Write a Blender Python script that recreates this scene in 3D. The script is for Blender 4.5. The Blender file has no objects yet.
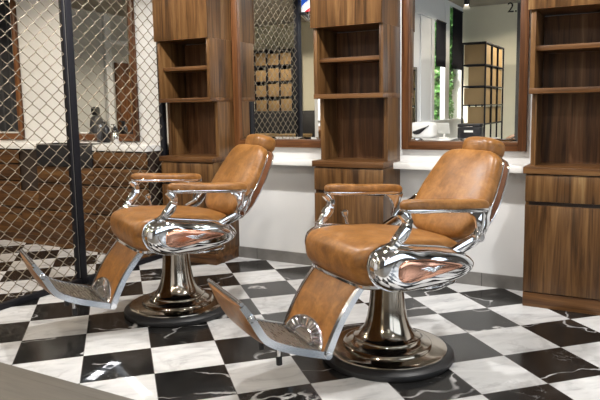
import bpy, bmesh, math, random
from mathutils import Vector, Matrix
random.seed(7)
SC = bpy.context.scene
COL = SC.collection
PI = math.pi
R = math.radians

# ------------------------------------------------------------------ materials
def mat(name, col=(.8, .8, .8), rough=.5, metal=0.0, spec=.5, emit=None, estr=0):
    m = bpy.data.materials.new(name); m.use_nodes = True
    b = m.node_tree.nodes['Principled BSDF']
    b.inputs['Base Color'].default_value = (*col, 1)
    b.inputs['Roughness'].default_value = rough
    b.inputs['Metallic'].default_value = metal
    b.inputs['Specular IOR Level'].default_value = spec
    if emit:
        b.inputs['Emission Color'].default_value = (*emit, 1)
        b.inputs['Emission Strength'].default_value = estr
    return m

class NT:
    def __init__(s, m):
        s.t = m.node_tree; s.n = s.t.nodes; s.bsdf = s.n.get('Principled BSDF')
    def add(s, typ, **kw):
        nd = s.n.new(typ)
        for k, v in kw.items(): setattr(nd, k, v)
        return nd
    def put(s, sock, v):
        if v is None: return
        if hasattr(v, 'is_output'): s.t.links.new(v, sock)
        else: sock.default_value = v
    def math(s, op, a, b=None, c=None, clamp=False):
        nd = s.add('ShaderNodeMath', operation=op, use_clamp=clamp)
        s.put(nd.inputs[0], a); s.put(nd.inputs[1], b); s.put(nd.inputs[2], c)
        return nd.outputs[0]
    def vmath(s, op, a, b=None):
        nd = s.add('ShaderNodeVectorMath', operation=op)
        s.put(nd.inputs[0], a); s.put(nd.inputs[1], b)
        return nd.outputs[0]
    def noise(s, vec, scale, detail=4, rough=.55, dist=0, dim='3D'):
        nd = s.add('ShaderNodeTexNoise', noise_dimensions=dim)
        s.put(nd.inputs['Vector'], vec)
        nd.inputs['Scale'].default_value = scale; nd.inputs['Detail'].default_value = detail
        nd.inputs['Roughness'].default_value = rough; nd.inputs['Distortion'].default_value = dist
        return nd.outputs[0]
    def ramp(s, f, stops, interp='LINEAR'):
        nd = s.add('ShaderNodeValToRGB'); cr = nd.color_ramp; cr.interpolation = interp
        while len(cr.elements) < len(stops): cr.elements.new(.5)
        for e, (p, c) in zip(cr.elements, stops):
            e.position = p; e.color = (*c, 1) if len(c) == 3 else c
        s.put(nd.inputs[0], f)
        return nd.outputs[0]
    def mix(s, f, a, b, typ='MIX'):
        nd = s.add('ShaderNodeMix', data_type='RGBA', blend_type=typ)
        s.put(nd.inputs[0], f)
        s.put(nd.inputs[6], (*a, 1) if isinstance(a, tuple) and len(a) == 3 else a)
        s.put(nd.inputs[7], (*b, 1) if isinstance(b, tuple) and len(b) == 3 else b)
        return nd.outputs[2]
    def map(s, vec, loc=(0, 0, 0), rot=(0, 0, 0), sc=(1, 1, 1)):
        nd = s.add('ShaderNodeMapping')
        s.put(nd.inputs[0], vec)
        nd.inputs[1].default_value = loc; nd.inputs[2].default_value = rot; nd.inputs[3].default_value = sc
        return nd.outputs[0]
    def objco(s): return s.add('ShaderNodeTexCoord').outputs['Object']
    def rnd(s): return s.add('ShaderNodeObjectInfo').outputs['Random']
    def bump(s, h, strength=.2, dist=.01):
        nd = s.add('ShaderNodeBump'); nd.inputs['Strength'].default_value = strength
        nd.inputs['Distance'].default_value = dist
        s.put(nd.inputs['Height'], h); s.put(s.bsdf.inputs['Normal'], nd.outputs[0])

def walnut(name, axis='Z', tint=(1, 1, 1), rough=.33):
    m = mat(name, rough=rough, spec=.32); k = NT(m)
    co = k.objco()
    off = k.add('ShaderNodeCombineXYZ')
    r = k.rnd()
    k.put(off.inputs[0], k.math('MULTIPLY', r, 7.3)); k.put(off.inputs[1], k.math('MULTIPLY', r, 3.1)); k.put(off.inputs[2], k.math('MULTIPLY', r, 5.7))
    v = k.vmath('ADD', co, off.outputs[0])
    scl = {'Z': (11, 11, .55), 'X': (.55, 11, 11), 'Y': (11, .55, 11)}[axis]
    mv = k.map(v, sc=scl)
    warp = k.noise(mv, 1.0, 2, .5)
    wv = k.vmath('ADD', mv, k.vmath('MULTIPLY', k.add_col(warp), (1.4, 1.4, .2)))
    a = k.noise(wv, 2.1, 5, .6, .6)
    fine = k.noise(k.map(v, sc={'Z': (90, 90, 2.2), 'X': (2.2, 90, 90), 'Y': (90, 2.2, 90)}[axis]), 1.5, 3, .6)
    # veneer leaves, each ~9 cm wide with its own tone
    sep = k.add('ShaderNodeSeparateXYZ'); k.put(sep.inputs[0], v)
    w = k.math('ADD', sep.outputs[{'Z': 0, 'X': 2, 'Y': 0}[axis]], k.math('MULTIPLY', sep.outputs[1], .7) if axis == 'Z' else 0.0)
    wn = k.add('ShaderNodeTexWhiteNoise', noise_dimensions='1D')
    k.put(wn.inputs['W'], k.math('FLOOR', k.math('DIVIDE', w, .083)))
    f = k.math('ADD', k.math('SUBTRACT', k.math('MULTIPLY', a, 1.35), .20), k.math('MULTIPLY', k.math('SUBTRACT', wn.outputs[0], .5), .16))
    f = k.math('ADD', f, k.math('MULTIPLY', k.math('SUBTRACT', fine, .5), .38))
    T = lambda c: tuple(c[i] * tint[i] for i in range(3))
    col = k.ramp(f, [(.22, T((.055, .024, .010))), (.40, T((.140, .062, .024))), (.55, T((.215, .100, .040))), (.70, T((.285, .145, .063))), (.86, T((.40, .235, .115)))])
    k.put(k.bsdf.inputs['Base Color'], col)
    k.bump(fine, .08, .002)
    return m
def _add_col(self, val):
    nd = self.add('ShaderNodeCombineXYZ')
    for i in range(3): self.put(nd.inputs[i], val)
    return nd.outputs[0]
NT.add_col = _add_col

M = {}
M['walnut'] = walnut('walnut_veneer_upright', 'Z', (.56, .58, .50))
M['walnut_h'] = walnut('walnut_veneer_level', 'X', (.56, .54, .46))
M['walnut_dark'] = walnut('walnut_veneer_back', 'Z', (.62, .60, .60), .4)
M['walnut_frame'] = walnut('walnut_mirror_frame', 'Z', (.66, .56, .48), .35)
M['walnut_frame_h'] = walnut('walnut_mirror_frame_level', 'X', (.66, .56, .48), .35)
M['walnut_low'] = walnut('aged_wood_drawers', 'X', (.46, .43, .30), .45)
M['dark_gap'] = mat('dark_carcass', (.025, .014, .009), .6)

def leather(name, lo, mid, hi):
    m = mat(name, rough=.42, spec=.4); k = NT(m); co = k.objco()
    a = k.noise(co, 13, 5, .65, .6); b = k.noise(co, 60, 3, .6)
    f = k.math('ADD', k.math('MULTIPLY', a, .75), k.math('MULTIPLY', b, .25))
    k.put(k.bsdf.inputs['Base Color'], k.ramp(f, [(.3, lo), (.5, mid), (.7, hi)]))
    vo = k.add('ShaderNodeTexVoronoi'); k.put(vo.inputs['Vector'], co); vo.inputs['Scale'].default_value = 260
    wr = k.noise(co, 28, 3, .6)
    h = k.math('ADD', k.math('MULTIPLY', vo.outputs['Distance'], .25), wr)
    k.bump(h, .2, .004)
    k.put(k.bsdf.inputs['Roughness'], k.math('ADD', .30, k.math('MULTIPLY', a, .16)))
    return m
M['leather'] = leather('tan_leather', (.118, .048, .0105), (.226, .096, .0215), (.345, .160, .045))
M['leather_dark'] = leather('brown_leather_edge', (.105, .036, .014), (.150, .055, .020), (.200, .080, .030))

def brushed(name, col, rough):
    m = mat(name, col, rough, 1.0); k = NT(m); co = k.objco()
    n = k.noise(k.map(co, sc=(6, 6, 160)), 3, 3)
    k.put(k.bsdf.inputs['Roughness'], k.math('ADD', rough - .04, k.math('MULTIPLY', n, .08)))
    return m
M['chrome'] = mat('polished_chrome', (.80, .80, .81), .07, 1.0)
M['nickel'] = brushed('brushed_nickel', (.46, .41, .345), .12)
M['satin'] = brushed('satin_aluminium', (.56, .58, .61), .20)
M['tread'] = brushed('worn_steel_tread', (.60, .55, .48), .28)
M['gunmetal'] = mat('dark_rib_gap_steel', (.10, .085, .07), .4, .8)  # darkened so the gaps between the tread ribs look shaded
M['copper'] = mat('polished_copper', (.80, .43, .30), .16, 1.0)
M['rubber'] = mat('black_rubber', (.014, .014, .015), .42)
M['steel'] = mat('black_powder_coat', (.008, .008, .011), .55, 0, .2)
M['steel_edge'] = mat('grey_steel_edge', (.12, .115, .105), .45, .5)
M['wire'] = mat('galvanised_wire', (.22, .19, .145), .42, .7)
M['mirror'] = mat('mirror_silver', (.90, .915, .90), .0, 1.0)
M['white'] = mat('white_lacquer', (.76, .75, .72), .35)
M['whitegloss'] = mat('white_ceramic', (.83, .83, .83), .12)
M['black'] = mat('black_plastic', (.012, .012, .014), .35)
M['ink'] = mat('matt_black_print', (.006, .006, .006), .9, 0, .05)
M['blackcloth'] = mat('matt_black_cloth', (.008, .008, .011), .9, 0, .1)
M['red'] = mat('red_stripe', (.45, .02, .03), .3)
M['oak'] = None
M['card'] = mat('brown_carton', (.22, .135, .055), .75)
M['greychair'] = mat('grey_vinyl', (.055, .055, .06), .5)

def paint(name, col, rough=.7, var=.05):
    m = mat(name, col, rough, spec=.3); k = NT(m); co = k.objco()
    n = k.noise(co, 1.3, 5, .6)
    c2 = tuple(max(0, c * (1 - var)) for c in col); c1 = tuple(min(1, c * (1 + var)) for c in col)
    k.put(k.bsdf.inputs['Base Color'], k.ramp(n, [(.3, c2), (.7, c1)]))
    k.bump(k.noise(co, 120, 3), .05, .002)
    return m
M['oak'] = paint('pale_plywood', (.26, .175, .08), .6, .15)
M['wall'] = paint('warm_white_paint', (.70, .70, .69))
M['beige'] = paint('pale_beige_paint', (.80, .77, .62))
M['darkwall'] = paint('charcoal_paint', (.07, .065, .06))
M['greywall'] = paint('grey_white_panel', (.55, .55, .52))
M['trimwhite'] = paint('white_joinery', (.78, .79, .80), .45, .02)
M['ceil'] = paint('raw_concrete_ceiling', (.34, .31, .26), .85, .22)
M['courtyard'] = paint('white_courtyard_wall', (.86, .87, .88), .8, .03)

def concrete_skirt():
    m = mat('grey_stone_skirting', rough=.45); k = NT(m); co = k.objco()
    n = k.noise(co, 7, 6, .65)
    sep = k.add('ShaderNodeSeparateXYZ'); k.put(sep.inputs[0], co)
    fr = k.math('FRACT', k.math('DIVIDE', k.math('ADD', sep.outputs[0], 9.02), .6))
    j = k.math('LESS_THAN', k.math('ABSOLUTE', k.math('SUBTRACT', fr, .5)), .004)
    c = k.ramp(n, [(.3, (.135, .128, .118)), (.7, (.215, .205, .190))])
    k.put(k.bsdf.inputs['Base Color'], k.mix(j, c, (.05, .05, .045)))
    return m
M['skirt'] = concrete_skirt()

TILE = .33; TO = (-2.4212, 2.1046)
def marble_floor():
    m = mat('checkered_marble', rough=.1); k = NT(m); co = k.objco()
    c = math.cos(PI / 4)
    lx = -(TO[0] * c + TO[1] * c) / TILE; ly = -(-TO[0] * c + TO[1] * c) / TILE
    uv = k.map(co, loc=(lx, ly, 0), rot=(0, 0, -PI / 4), sc=(1 / TILE,) * 3)
    sep = k.add('ShaderNodeSeparateXYZ'); k.put(sep.inputs[0], uv)
    fu, fv = k.math('FLOOR', sep.outputs[0]), k.math('FLOOR', sep.outputs[1])
    odd = k.math('GREATER_THAN', k.math('FLOORED_MODULO', k.math('ADD', fu, fv), 2.0), .5)
    cell = k.add('ShaderNodeCombineXYZ'); k.put(cell.inputs[0], fu); k.put(cell.inputs[1], fv)
    wn = k.add('ShaderNodeTexWhiteNoise', noise_dimensions='3D'); k.put(wn.inputs[0], cell.outputs[0])
    sh = k.vmath('MULTIPLY', wn.outputs[1], (37., 41., 53.))
    p = k.vmath('ADD', uv, sh)
    # domain warp
    n1 = k.add('ShaderNodeTexNoise'); k.put(n1.inputs['Vector'], p); n1.inputs['Scale'].default_value = 1.7; n1.inputs['Detail'].default_value = 5
    pw = k.vmath('ADD', p, k.vmath('MULTIPLY', k.vmath('SUBTRACT', n1.outputs['Color'], (.5, .5, .5)), (1.3, 1.3, 1.3)))
    ridge = k.math('ABSOLUTE', k.math('SUBTRACT', k.noise(pw, .8, 5, .55), .5))
    fine = k.math('ABSOLUTE', k.math('SUBTRACT', k.noise(pw, 2.3, 3, .55), .5))
    pv = k.vmath('ADD', p, k.vmath('MULTIPLY', k.vmath('SUBTRACT', n1.outputs['Color'], (.5, .5, .5)), (.42, .42, .42)))
    long_ = k.math('ABSOLUTE', k.math('SUBTRACT', k.noise(k.map(pv, rot=(0, 0, .5), sc=(.55, 1.1, 1)), .95, 2, .4), .5))
    mask = k.noise(p, 1.1, 2)
    # white tiles
    soft = k.noise(k.map(p, sc=(1, 2.6, 1)), 1.3, 6, .6, .8)
    wc = k.ramp(soft, [(.30, (.40, .40, .405)), (.45, (.60, .60, .595)), (.65, (.68, .68, .67))])
    wv = k.math('MULTIPLY', k.ramp(ridge, [(0, (1, 1, 1)), (.035, (0, 0, 0))]), k.ramp(mask, [(.42, (0, 0, 0)), (.6, (.55, .55, .55))]))
    wc = k.mix(wv, wc, (.38, .37, .37))
    # black tiles
    bc = k.ramp(k.noise(p, 3.2, 5, .65), [(.3, (.007, .007, .007)), (.75, (.021, .020, .019))])
    bv = k.math('MULTIPLY', k.ramp(long_, [(0, (1, 1, 1)), (.003, (.8, .8, .8)), (.008, (0, 0, 0))]), k.ramp(mask, [(.44, (0, 0, 0)), (.54, (.85, .85, .85))]))
    bf = k.math('MULTIPLY', k.ramp(fine, [(0, (1, 1, 1)), (.012, (0, 0, 0))]), k.ramp(mask, [(.50, (0, 0, 0)), (.72, (.22, .22, .22))]))
    bc = k.mix(k.math('MAXIMUM', bv, bf), bc, (.62, .61, .60))
    col = k.mix(odd, wc, bc)
    # joints
    def edge(s):
        fr = k.math('FRACT', s); return k.math('MINIMUM', fr, k.math('SUBTRACT', 1.0, fr))
    j = k.math('LESS_THAN', k.math('MINIMUM', edge(sep.outputs[0]), edge(sep.outputs[1])), .0045)
    col = k.mix(j, col, (.16, .15, .14))
    k.put(k.bsdf.inputs['Base Color'], col)
    k.put(k.bsdf.inputs['Roughness'], k.math('ADD', .10, k.math('MULTIPLY', k.noise(co, 6, 4), .10)))
    k.bsdf.inputs['Specular IOR Level'].default_value = .5
    return m
M['marble'] = marble_floor()

def grey_planks():
    m = mat('grey_brown_planks', rough=.45); k = NT(m); co = k.objco()
    br = k.add('ShaderNodeTexBrick'); k.put(br.inputs[0], co)
    br.inputs['Scale'].default_value = 1; br.inputs['Brick Width'].default_value = 1.25; br.inputs['Row Height'].default_value = .2
    br.inputs['Mortar Size'].default_value = .0018; br.inputs['Color1'].default_value = (.095, .084, .068, 1); br.inputs['Color2'].default_value = (.130, .117, .096, 1)
    br.inputs['Mortar'].default_value = (.06, .05, .04, 1)
    g = k.noise(k.map(co, sc=(1.6, 24, 1)), 2, 5, .65, .4)
    k.put(k.bsdf.inputs['Base Color'], k.mix(.55, br.outputs[0], k.ramp(g, [(.3, (.075, .066, .054)), (.7, (.150, .135, .112))])))
    return m
M['planks'] = grey_planks()

def foliage():
    m = mat('ivy_leaf', rough=.45); k = NT(m)
    n = k.noise(k.objco(), 7, 3)
    k.put(k.bsdf.inputs['Base Color'], k.ramp(n, [(.3, (.03, .12, .02)), (.55, (.09, .26, .05)), (.75, (.28, .48, .14))]))
    return m
M['leaf'] = foliage()

def spiral():
    m = mat('barber_stripes', rough=.2); k = NT(m); co = k.objco()
    sep = k.add('ShaderNodeSeparateXYZ'); k.put(sep.inputs[0], co)
    ang = k.math('DIVIDE', k.math('ARCTAN2', sep.outputs[1], sep.outputs[0]), 2 * PI)
    f = k.math('FRACT', k.math('ADD', k.math('DIVIDE', sep.outputs[2], .36), ang))
    col = k.ramp(f, [(0, (.80, .82, .85)), (.25, (.03, .10, .50)), (.50, (.80, .82, .85)), (.75, (.50, .03, .04))], 'CONSTANT')
    k.put(k.bsdf.inputs['Base Color'], col); k.put(k.bsdf.inputs['Emission Color'], col)
    k.bsdf.inputs['Emission Strength'].default_value = 1.3
    return m
M['spiral'] = spiral()
M['lamp'] = mat('lit_lamp_lens', (1, .9, .75), .3, emit=(1, .86, .66), estr=14)
def glass():
    m = bpy.data.materials.new('window_glass'); m.use_nodes = True; k = NT(m)
    k.n.remove(k.bsdf)
    tr = k.add('ShaderNodeBsdfTransparent'); gl = k.add('ShaderNodeBsdfGlossy'); gl.inputs['Roughness'].default_value = .02
    mx = k.add('ShaderNodeMixShader'); mx.inputs[0].default_value = .06; k.put(mx.inputs[1], tr.outputs[0]); k.put(mx.inputs[2], gl.outputs[0])
    k.put(k.n['Material Output'].inputs[0], mx.outputs[0])
    return m
M['glass'] = glass()

# ------------------------------------------------------------------ mesh helpers
def bx(bm, x0, x1, y0, y1, z0, z1, bev=0.0, seg=2):
    vs = [bm.verts.new((x, y, z)) for x in (x0, x1) for y in (y0, y1) for z in (z0, z1)]
    F = [(0, 1, 3, 2), (4, 6, 7, 5), (0, 4, 5, 1), (2, 3, 7, 6), (0, 2, 6, 4), (1, 5, 7, 3)]
    fs = [bm.faces.new([vs[i] for i in f]) for f in F]
    if bev > 0:
        es = list({e for f in fs for e in f.edges})
        bmesh.ops.bevel(bm, geom=es, offset=bev, segments=seg, affect='EDGES', profile=.5)
    return bm
def ring_loft(bm, rings, closed=True, cap=True):
    vr = [[bm.verts.new(p) for p in r] for r in rings]
    n = len(vr[0])
    for a, b in zip(vr[:-1], vr[1:]):
        for i in range(n if closed else n - 1):
            j = (i + 1) % n
            bm.faces.new((a[i], a[j], b[j], b[i]))
    if cap:
        bm.faces.new(list(reversed(vr[0]))); bm.faces.new(vr[-1])
    return bm
def lathe(bm, prof, n=64, c=(0, 0)):
    rings = []
    for r, z in prof:
        rings.append([(c[0] + r * math.cos(2 * PI * i / n), c[1] + r * math.sin(2 * PI * i / n), z) for i in range(n)])
    return ring_loft(bm, rings)
def sweep(bm, pts, w, t, side=None, n=10, sq=.55):
    """superelliptic tube along pts; w = half size along 'side', t = half thickness; both may be lists"""
    pts = [Vector(p) for p in pts]; N = len(pts)
    W = w if isinstance(w, (list, tuple)) else [w] * N
    T = t if isinstance(t, (list, tuple)) else [t] * N
    rings = []
    prev = None
    for i, p in enumerate(pts):
        d = (pts[min(i + 1, N - 1)] - pts[max(i - 1, 0)]).normalized()
        s = Vector(side) if side is not None else (prev if prev is not None else d.orthogonal())
        s = (s - d * s.dot(d)).normalized(); prev = s
        u = d.cross(s)
        r = []
        for k in range(n):
            a = 2 * PI * (k + .5) / n; ca, sa = math.cos(a), math.sin(a)
            r.append(p + s * W[i] * math.copysign(abs(ca) ** sq, ca) + u * T[i] * math.copysign(abs(sa) ** sq, sa))
        rings.append(r)
    return ring_loft(bm, rings)
def catmull(pts, per=6, closed=False):
    out = []; n = len(pts); V = [Vector(p) for p in pts]
    for i in range(n if closed else n - 1):
        g = (lambda k: V[k % n]) if closed else (lambda k: V[max(0, min(n - 1, k))])
        p0, p1, p2, p3 = g(i - 1), g(i), g(i + 1), g(i + 2)
        for q in range(per):
            t = q / per
            out.append(.5 * ((2 * p1) + (p2 - p0) * t + (2 * p0 - 5 * p1 + 4 * p2 - p3) * t * t + (3 * p1 - p0 - 3 * p2 + p3) * t ** 3))
    if not closed: out.append(V[-1])
    return out
def bulge(bm, prof, stations, mp):
    """loft a closed 2-D profile along w; each station (w, inset) pulls the profile towards its middle"""
    c = sum((Vector(p) for p in prof), Vector((0, 0))) / len(prof)
    rings = []
    for w, d in stations:
        r = []
        for p in prof:
            q = Vector(p) - c; L = max(q.length, 1e-6)
            r.append(mp(*(c + q * max(.03, 1 - d / L)), w))
        rings.append(r)
    return ring_loft(bm, rings)
def superell(bm, c, ax, e1=.5, e2=.5, nu=40, nv=20, rot=None):
    rings = []
    sg = lambda v, e: math.copysign(abs(v) ** e, v)
    for j in range(nv + 1):
        v = -PI / 2 + PI * (j + .02) / (nv + .04)
        r = []
        for i in range(nu):
            u = 2 * PI * i / nu
            q = Vector((ax[0] * sg(math.cos(v), e1) * sg(math.cos(u), e2), ax[1] * sg(math.cos(v), e1) * sg(math.sin(u), e2), ax[2] * sg(math.sin(v), e1)))
            if rot: q = rot @ q
            r.append(Vector(c) + q)
        rings.append(r)
    return ring_loft(bm, rings)

def obj(name, bm, m, parent=None, smooth=38, loc=None):
    bmesh.ops.recalc_face_normals(bm, faces=bm.faces[:])
    me = bpy.data.meshes.new(name); bm.to_mesh(me); bm.free()
    me.materials.append(M[m] if isinstance(m, str) else m)
    if smooth:
        for p in me.polygons: p.use_smooth = True
        me.set_sharp_from_angle(angle=R(smooth))
    o = bpy.data.objects.new(name, me); COL.objects.link(o)
    if parent: o.parent = parent
    if loc: o.location = loc
    return o
B = bmesh.new
def tag(o, label, cat, group=None, kind=None):
    o['label'] = label; o['category'] = cat
    if group: o['group'] = group
    if kind: o['kind'] = kind
    return o
def thing(name, label, cat, loc=(0, 0, 0), rz=0, group=None):
    o = bpy.data.objects.new(name, None); COL.objects.link(o)
    o.location = loc; o.rotation_euler = (0, 0, rz); o.empty_display_size = .1
    return tag(o, label, cat, group)
def struct(name, bm, m, parent=None, smooth=None):
    o = obj(name, bm, m, parent, smooth)
    if not parent: o['kind'] = 'structure'
    return o
def dup(root, loc, rz, label, group=None):
    r = root.copy(); COL.objects.link(r); r.location = loc; r.rotation_euler = (0, 0, rz); r['label'] = label
    if group: r['group'] = group
    for ch in list(root.children):
        c = ch.copy(); COL.objects.link(c); c.parent = r
        for g in ch.children:
            d = g.copy(); COL.objects.link(d); d.parent = c
    return r

# ------------------------------------------------------------------ room shell
WY = 4.20; CH = 2.92; XL = -8.4; XR = 2.7; YF = -2.95; FE = 1.865
struct('floor', bx(B(), XL, XR, FE, WY, -.05, 0), 'marble')
struct('floor.001', bx(B(), XL, XR, YF, FE, -.05, 0), 'planks')
struct('ceiling', bx(B(), XL, XR, YF, WY, CH, CH + .1), 'ceil')
struct('wall_back', bx(B(), XL, XR, WY, WY + .12, 0, CH), 'wall')
struct('wall_left', bx(B(), XL - .12, XL, -.6, WY, 0, CH), 'greywall')
# the wall behind the camera and the garden court it wraps
struct('wall_front', bx(B(), -2.9, -1.1, YF - .12, YF, 0, CH), 'beige')
struct('wall_front_right', bx(B(), -1.1, XR, YF - .12, YF, 0, CH), 'darkwall')
struct('wall_front_left', bx(B(), XL, -4.6, YF - .12, YF, 0, CH), 'beige')
struct('wall_left_far', bx(B(), XL - .12, XL, YF, -.6, 0, CH), 'greywall')
# court window wall along x = -2.9, with white posts and rails
b = B(); bx(b, -2.96, -2.90, YF, -.30, 0, .98); bx(b, -2.96, -2.90, YF, -.30, 2.86, CH); bx(b, -2.96, -2.90, -1.85, -1.30, 2.52, 2.86)
bx(b, -2.96, -2.90, -1.30, -.30, .98, 2.86); bx(b, -2.97, -2.89, -2.10, -1.85, .98, 2.86); bx(b, -2.96, -2.90, YF, YF + .05, .98, 2.86)
struct('wall_court', b, 'trimwhite')
struct('window_1', bx(B(), -2.935, -2.925, YF + .05, -1.30, .98, 2.86), 'glass')
struct('trim_1', bx(B(), -2.90, -2.85, YF, -.30, .93, .985, .005), 'trimwhite')
struct('trim_2', bx(B(), -2.90, -2.87, -1.30, -.28, 2.52, 2.60, .005), 'trimwhite')
struct('trim_5', bx(B(), -2.90, -2.88, -.62, -.56, .985, 2.52, .005), 'trimwhite')
struct('trim_6', bx(B(), -2.90, -2.88, -1.16, -1.10, .985, 2.52, .005), 'trimwhite')
struct('wall_court_end', bx(B(), -4.6, -2.97, -.62, -.50, 0, CH), 'wall')
struct('wall_court_far', bx(B(), -4.6, -4.48, YF, -.62, 0, CH + .6), 'courtyard')
struct('wall_court_back', bx(B(), -4.48, -2.96, YF - .12, YF, 0, CH + .6), 'courtyard')
# shop front on the right with daylight
b = B(); bx(b, XR, XR + .12, YF, WY, 0, .35); bx(b, XR, XR + .12, YF, WY, 2.55, CH)
for y0, y1 in ((YF, -2.5), (-.1, .1), (2.9, WY)): bx(b, XR, XR + .12, y0, y1, .35, 2.55)
struct('wall_right', b, 'darkwall')
struct('window_2', bx(B(), XR + .05, XR + .06, -2.5, -.1, .35, 2.55), 'glass')
struct('window_3', bx(B(), XR + .05, XR + .06, .1, 2.9, .35, 2.55), 'glass')
b = B(); bx(b, -1.515, -.595, WY - .014, WY, 0, .09); bx(b, -2.905, -2.015, WY - .014, WY, 0, .09)
struct('baseboard_back', b, 'skirt')
# ceiling cut-out for the court is simply open sky: the ceiling slab stops there
bpy.data.objects['ceiling'].data.clear_geometry()
b = B(); bx(b, XL, -4.6, YF, WY, CH, CH + .1); bx(b, -4.6, -2.9, -.62, WY, CH, CH + .1); bx(b, -2.9, XR, YF, WY, CH, CH + .1)
b.to_mesh(bpy.data.objects['ceiling'].data); b.free()

# ------------------------------------------------------------------ walnut units
UW = .515
def make_unit(loc, label):
    t = thing('storage_cabinet', label, 'cabinet', loc, 0, 'tall walnut styling units')
    obj('plinth', bx(B(), 0, UW, .004, .33, 0, .088, .002), 'walnut_h', t)
    obj('carcass', bx(B(), .002, UW - .002, .022, .33, .088, .806, .001), 'dark_gap', t)
    for a_ in (0, UW - .02): obj('side_panel', bx(B(), a_, a_ + .02, .021, .33, .088, .806), 'walnut', t)
    obj('door', bx(B(), 0, UW, 0, .02, .094, .622, .0025), 'walnut', t)
    obj('drawer_front', bx(B(), 0, UW, 0, .02, .645, .803, .0025), 'walnut', t)
    obj('worktop', bx(B(), -.014, UW + .002, -.008, .33, .809, .850, .003), 'walnut_h', t)
    # open niche above the worktop, set back
    b = B(); bx(b, .012, .040, .088, .33, .850, 1.281); obj('niche_side', b, 'walnut', t)
    b = B(); bx(b, UW - .028, UW, .088, .33, .850, 1.281); obj('niche_side', b, 'walnut', t)
    obj('back_panel', bx(B(), .040, UW - .028, .306, .33, .850, 1.75), 'walnut_dark', t)
    # open shelf box, proud of the niche
    b = B(); bx(b, .008, .036, 0, .33, 1.281, 1.757, .0015); obj('box_side', b, 'walnut', t)
    b = B(); bx(b, UW - .026, UW, 0, .33, 1.281, 1.757, .0015); obj('box_side', b, 'walnut', t)
    obj('box_base', bx(B(), .006, UW + .002, -.003, .33, 1.278, 1.309, .0015), 'walnut_h', t)
    obj('shelf', bx(B(), .036, UW - .026, .03, .306, 1.525, 1.553, .0015), 'walnut_h', t)
    # closed cupboard at the top
    obj('upper_cupboard', bx(B(), .002, UW, .003, .33, 1.757, CH - .01), 'walnut', t)
    obj('upper_door', bx(B(), -.006, UW + .002, -.018, .002, 1.755, CH - .012, .002), 'walnut', t)
    return t
UY = WY - .33
u0 = make_unit((-.605, UY, 0), 'tall walnut unit at the right edge, beside the mirror numbered 2')
dup(u0, (-2.02, UY, 0), 0, 'tall walnut unit in the middle, between the two chairs')
dup(u0, (-3.415, UY, 0), 0, 'tall walnut unit beside the wire mesh partition')

# ------------------------------------------------------------------ mirrors and white ledges
def make_mirror(loc, wd, z0, z1, label):
    t = thing('wall_mirror', label, 'mirror', loc, 0, 'wood framed wall mirrors')
    f = .052
    for x0, x1 in ((0, f), (wd - f, wd)): obj('frame_stile', bx(B(), x0, x1, -.034, 0, z0, z1, .002), 'walnut_frame', t)
    obj('frame_rail', bx(B(), f, wd - f, -.034, 0, z0, z0 + .058, .002), 'walnut_frame_h', t)
    obj('frame_rail', bx(B(), f, wd - f, -.034, 0, z1 - .058, z1, .002), 'walnut_frame_h', t)
    b = B(); g = .022
    A_ = [(f, z0 + .058), (wd - f, z0 + .058), (wd - f, z1 - .058), (f, z1 - .058)]
    C_ = [(f + g, z0 + .058 + g), (wd - f - g, z0 + .058 + g), (wd - f - g, z1 - .058 - g), (f + g, z1 - .058 - g)]
    ra = [b.verts.new((x, -.016, z)) for x, z in A_]; rc = [b.verts.new((x, -.020, z)) for x, z in C_]; rb = [b.verts.new((x, -.004, z)) for x, z in A_]
    for i in range(4):
        j = (i + 1) % 4
        b.faces.new((ra[i], ra[j], rc[j], rc[i])); b.faces.new((ra[j], ra[i], rb[i], rb[j]))
    b.faces.new(rc); b.faces.new(list(reversed(rb)))
    obj('glass', b, 'mirror', t, None)
    return t
mr = make_mirror((-1.484, WY, 0), .83, .918, 2.60, 'wood framed mirror numbered 2, behind the right chair')
dup(mr, (-2.897, WY, 0), 0, 'wood framed mirror showing the barber pole, behind the left chair')
m3 = make_mirror((-4.767, WY, 0), .83, .948, 2.60, 'wood framed mirror behind the mesh, right of the black post')
dup(m3, (-6.31, WY, 0), 0, 'wood framed mirror behind the mesh at the left edge')
# the number on the mirror
cu = bpy.data.curves.new('number_curve', 'FONT'); cu.body = '2.'; cu.size = .088; cu.extrude = .0008
to = bpy.data.objects.new('number_curve', cu); COL.objects.link(to)
me = bpy.data.meshes.new_from_object(to.evaluated_get(bpy.context.evaluated_depsgraph_get())); me.materials.clear(); me.materials.append(M['ink'])
bpy.data.objects.remove(to)
tx = bpy.data.objects.new('mirror_number', me); COL.objects.link(tx); tx.parent = mr
tx.location = (.693, -.0215, 1.795); tx.rotation_euler = (PI / 2, 0, 0); tx['label'] = 'black number 2 on the glass'

def ledge(x0, x1, label):
    o = obj('wall_ledge', bx(B(), x0, x1, WY - .14, WY, .790, .832, .003), 'white')
    return tag(o, label, 'ledge', 'white wall ledges')
ledge(-1.505, -.606, 'white wall ledge below the mirror numbered 2')
ledge(-2.898, -2.021, 'white wall ledge behind the left chair, under the barber pole mirror')

# ------------------------------------------------------------------ low drawer counter in the room behind the mesh
t = thing('drawer_counter', 'long low wooden drawer counter with white top behind the mesh', 'counter', (-5.95, 3.79, 0))
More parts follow.
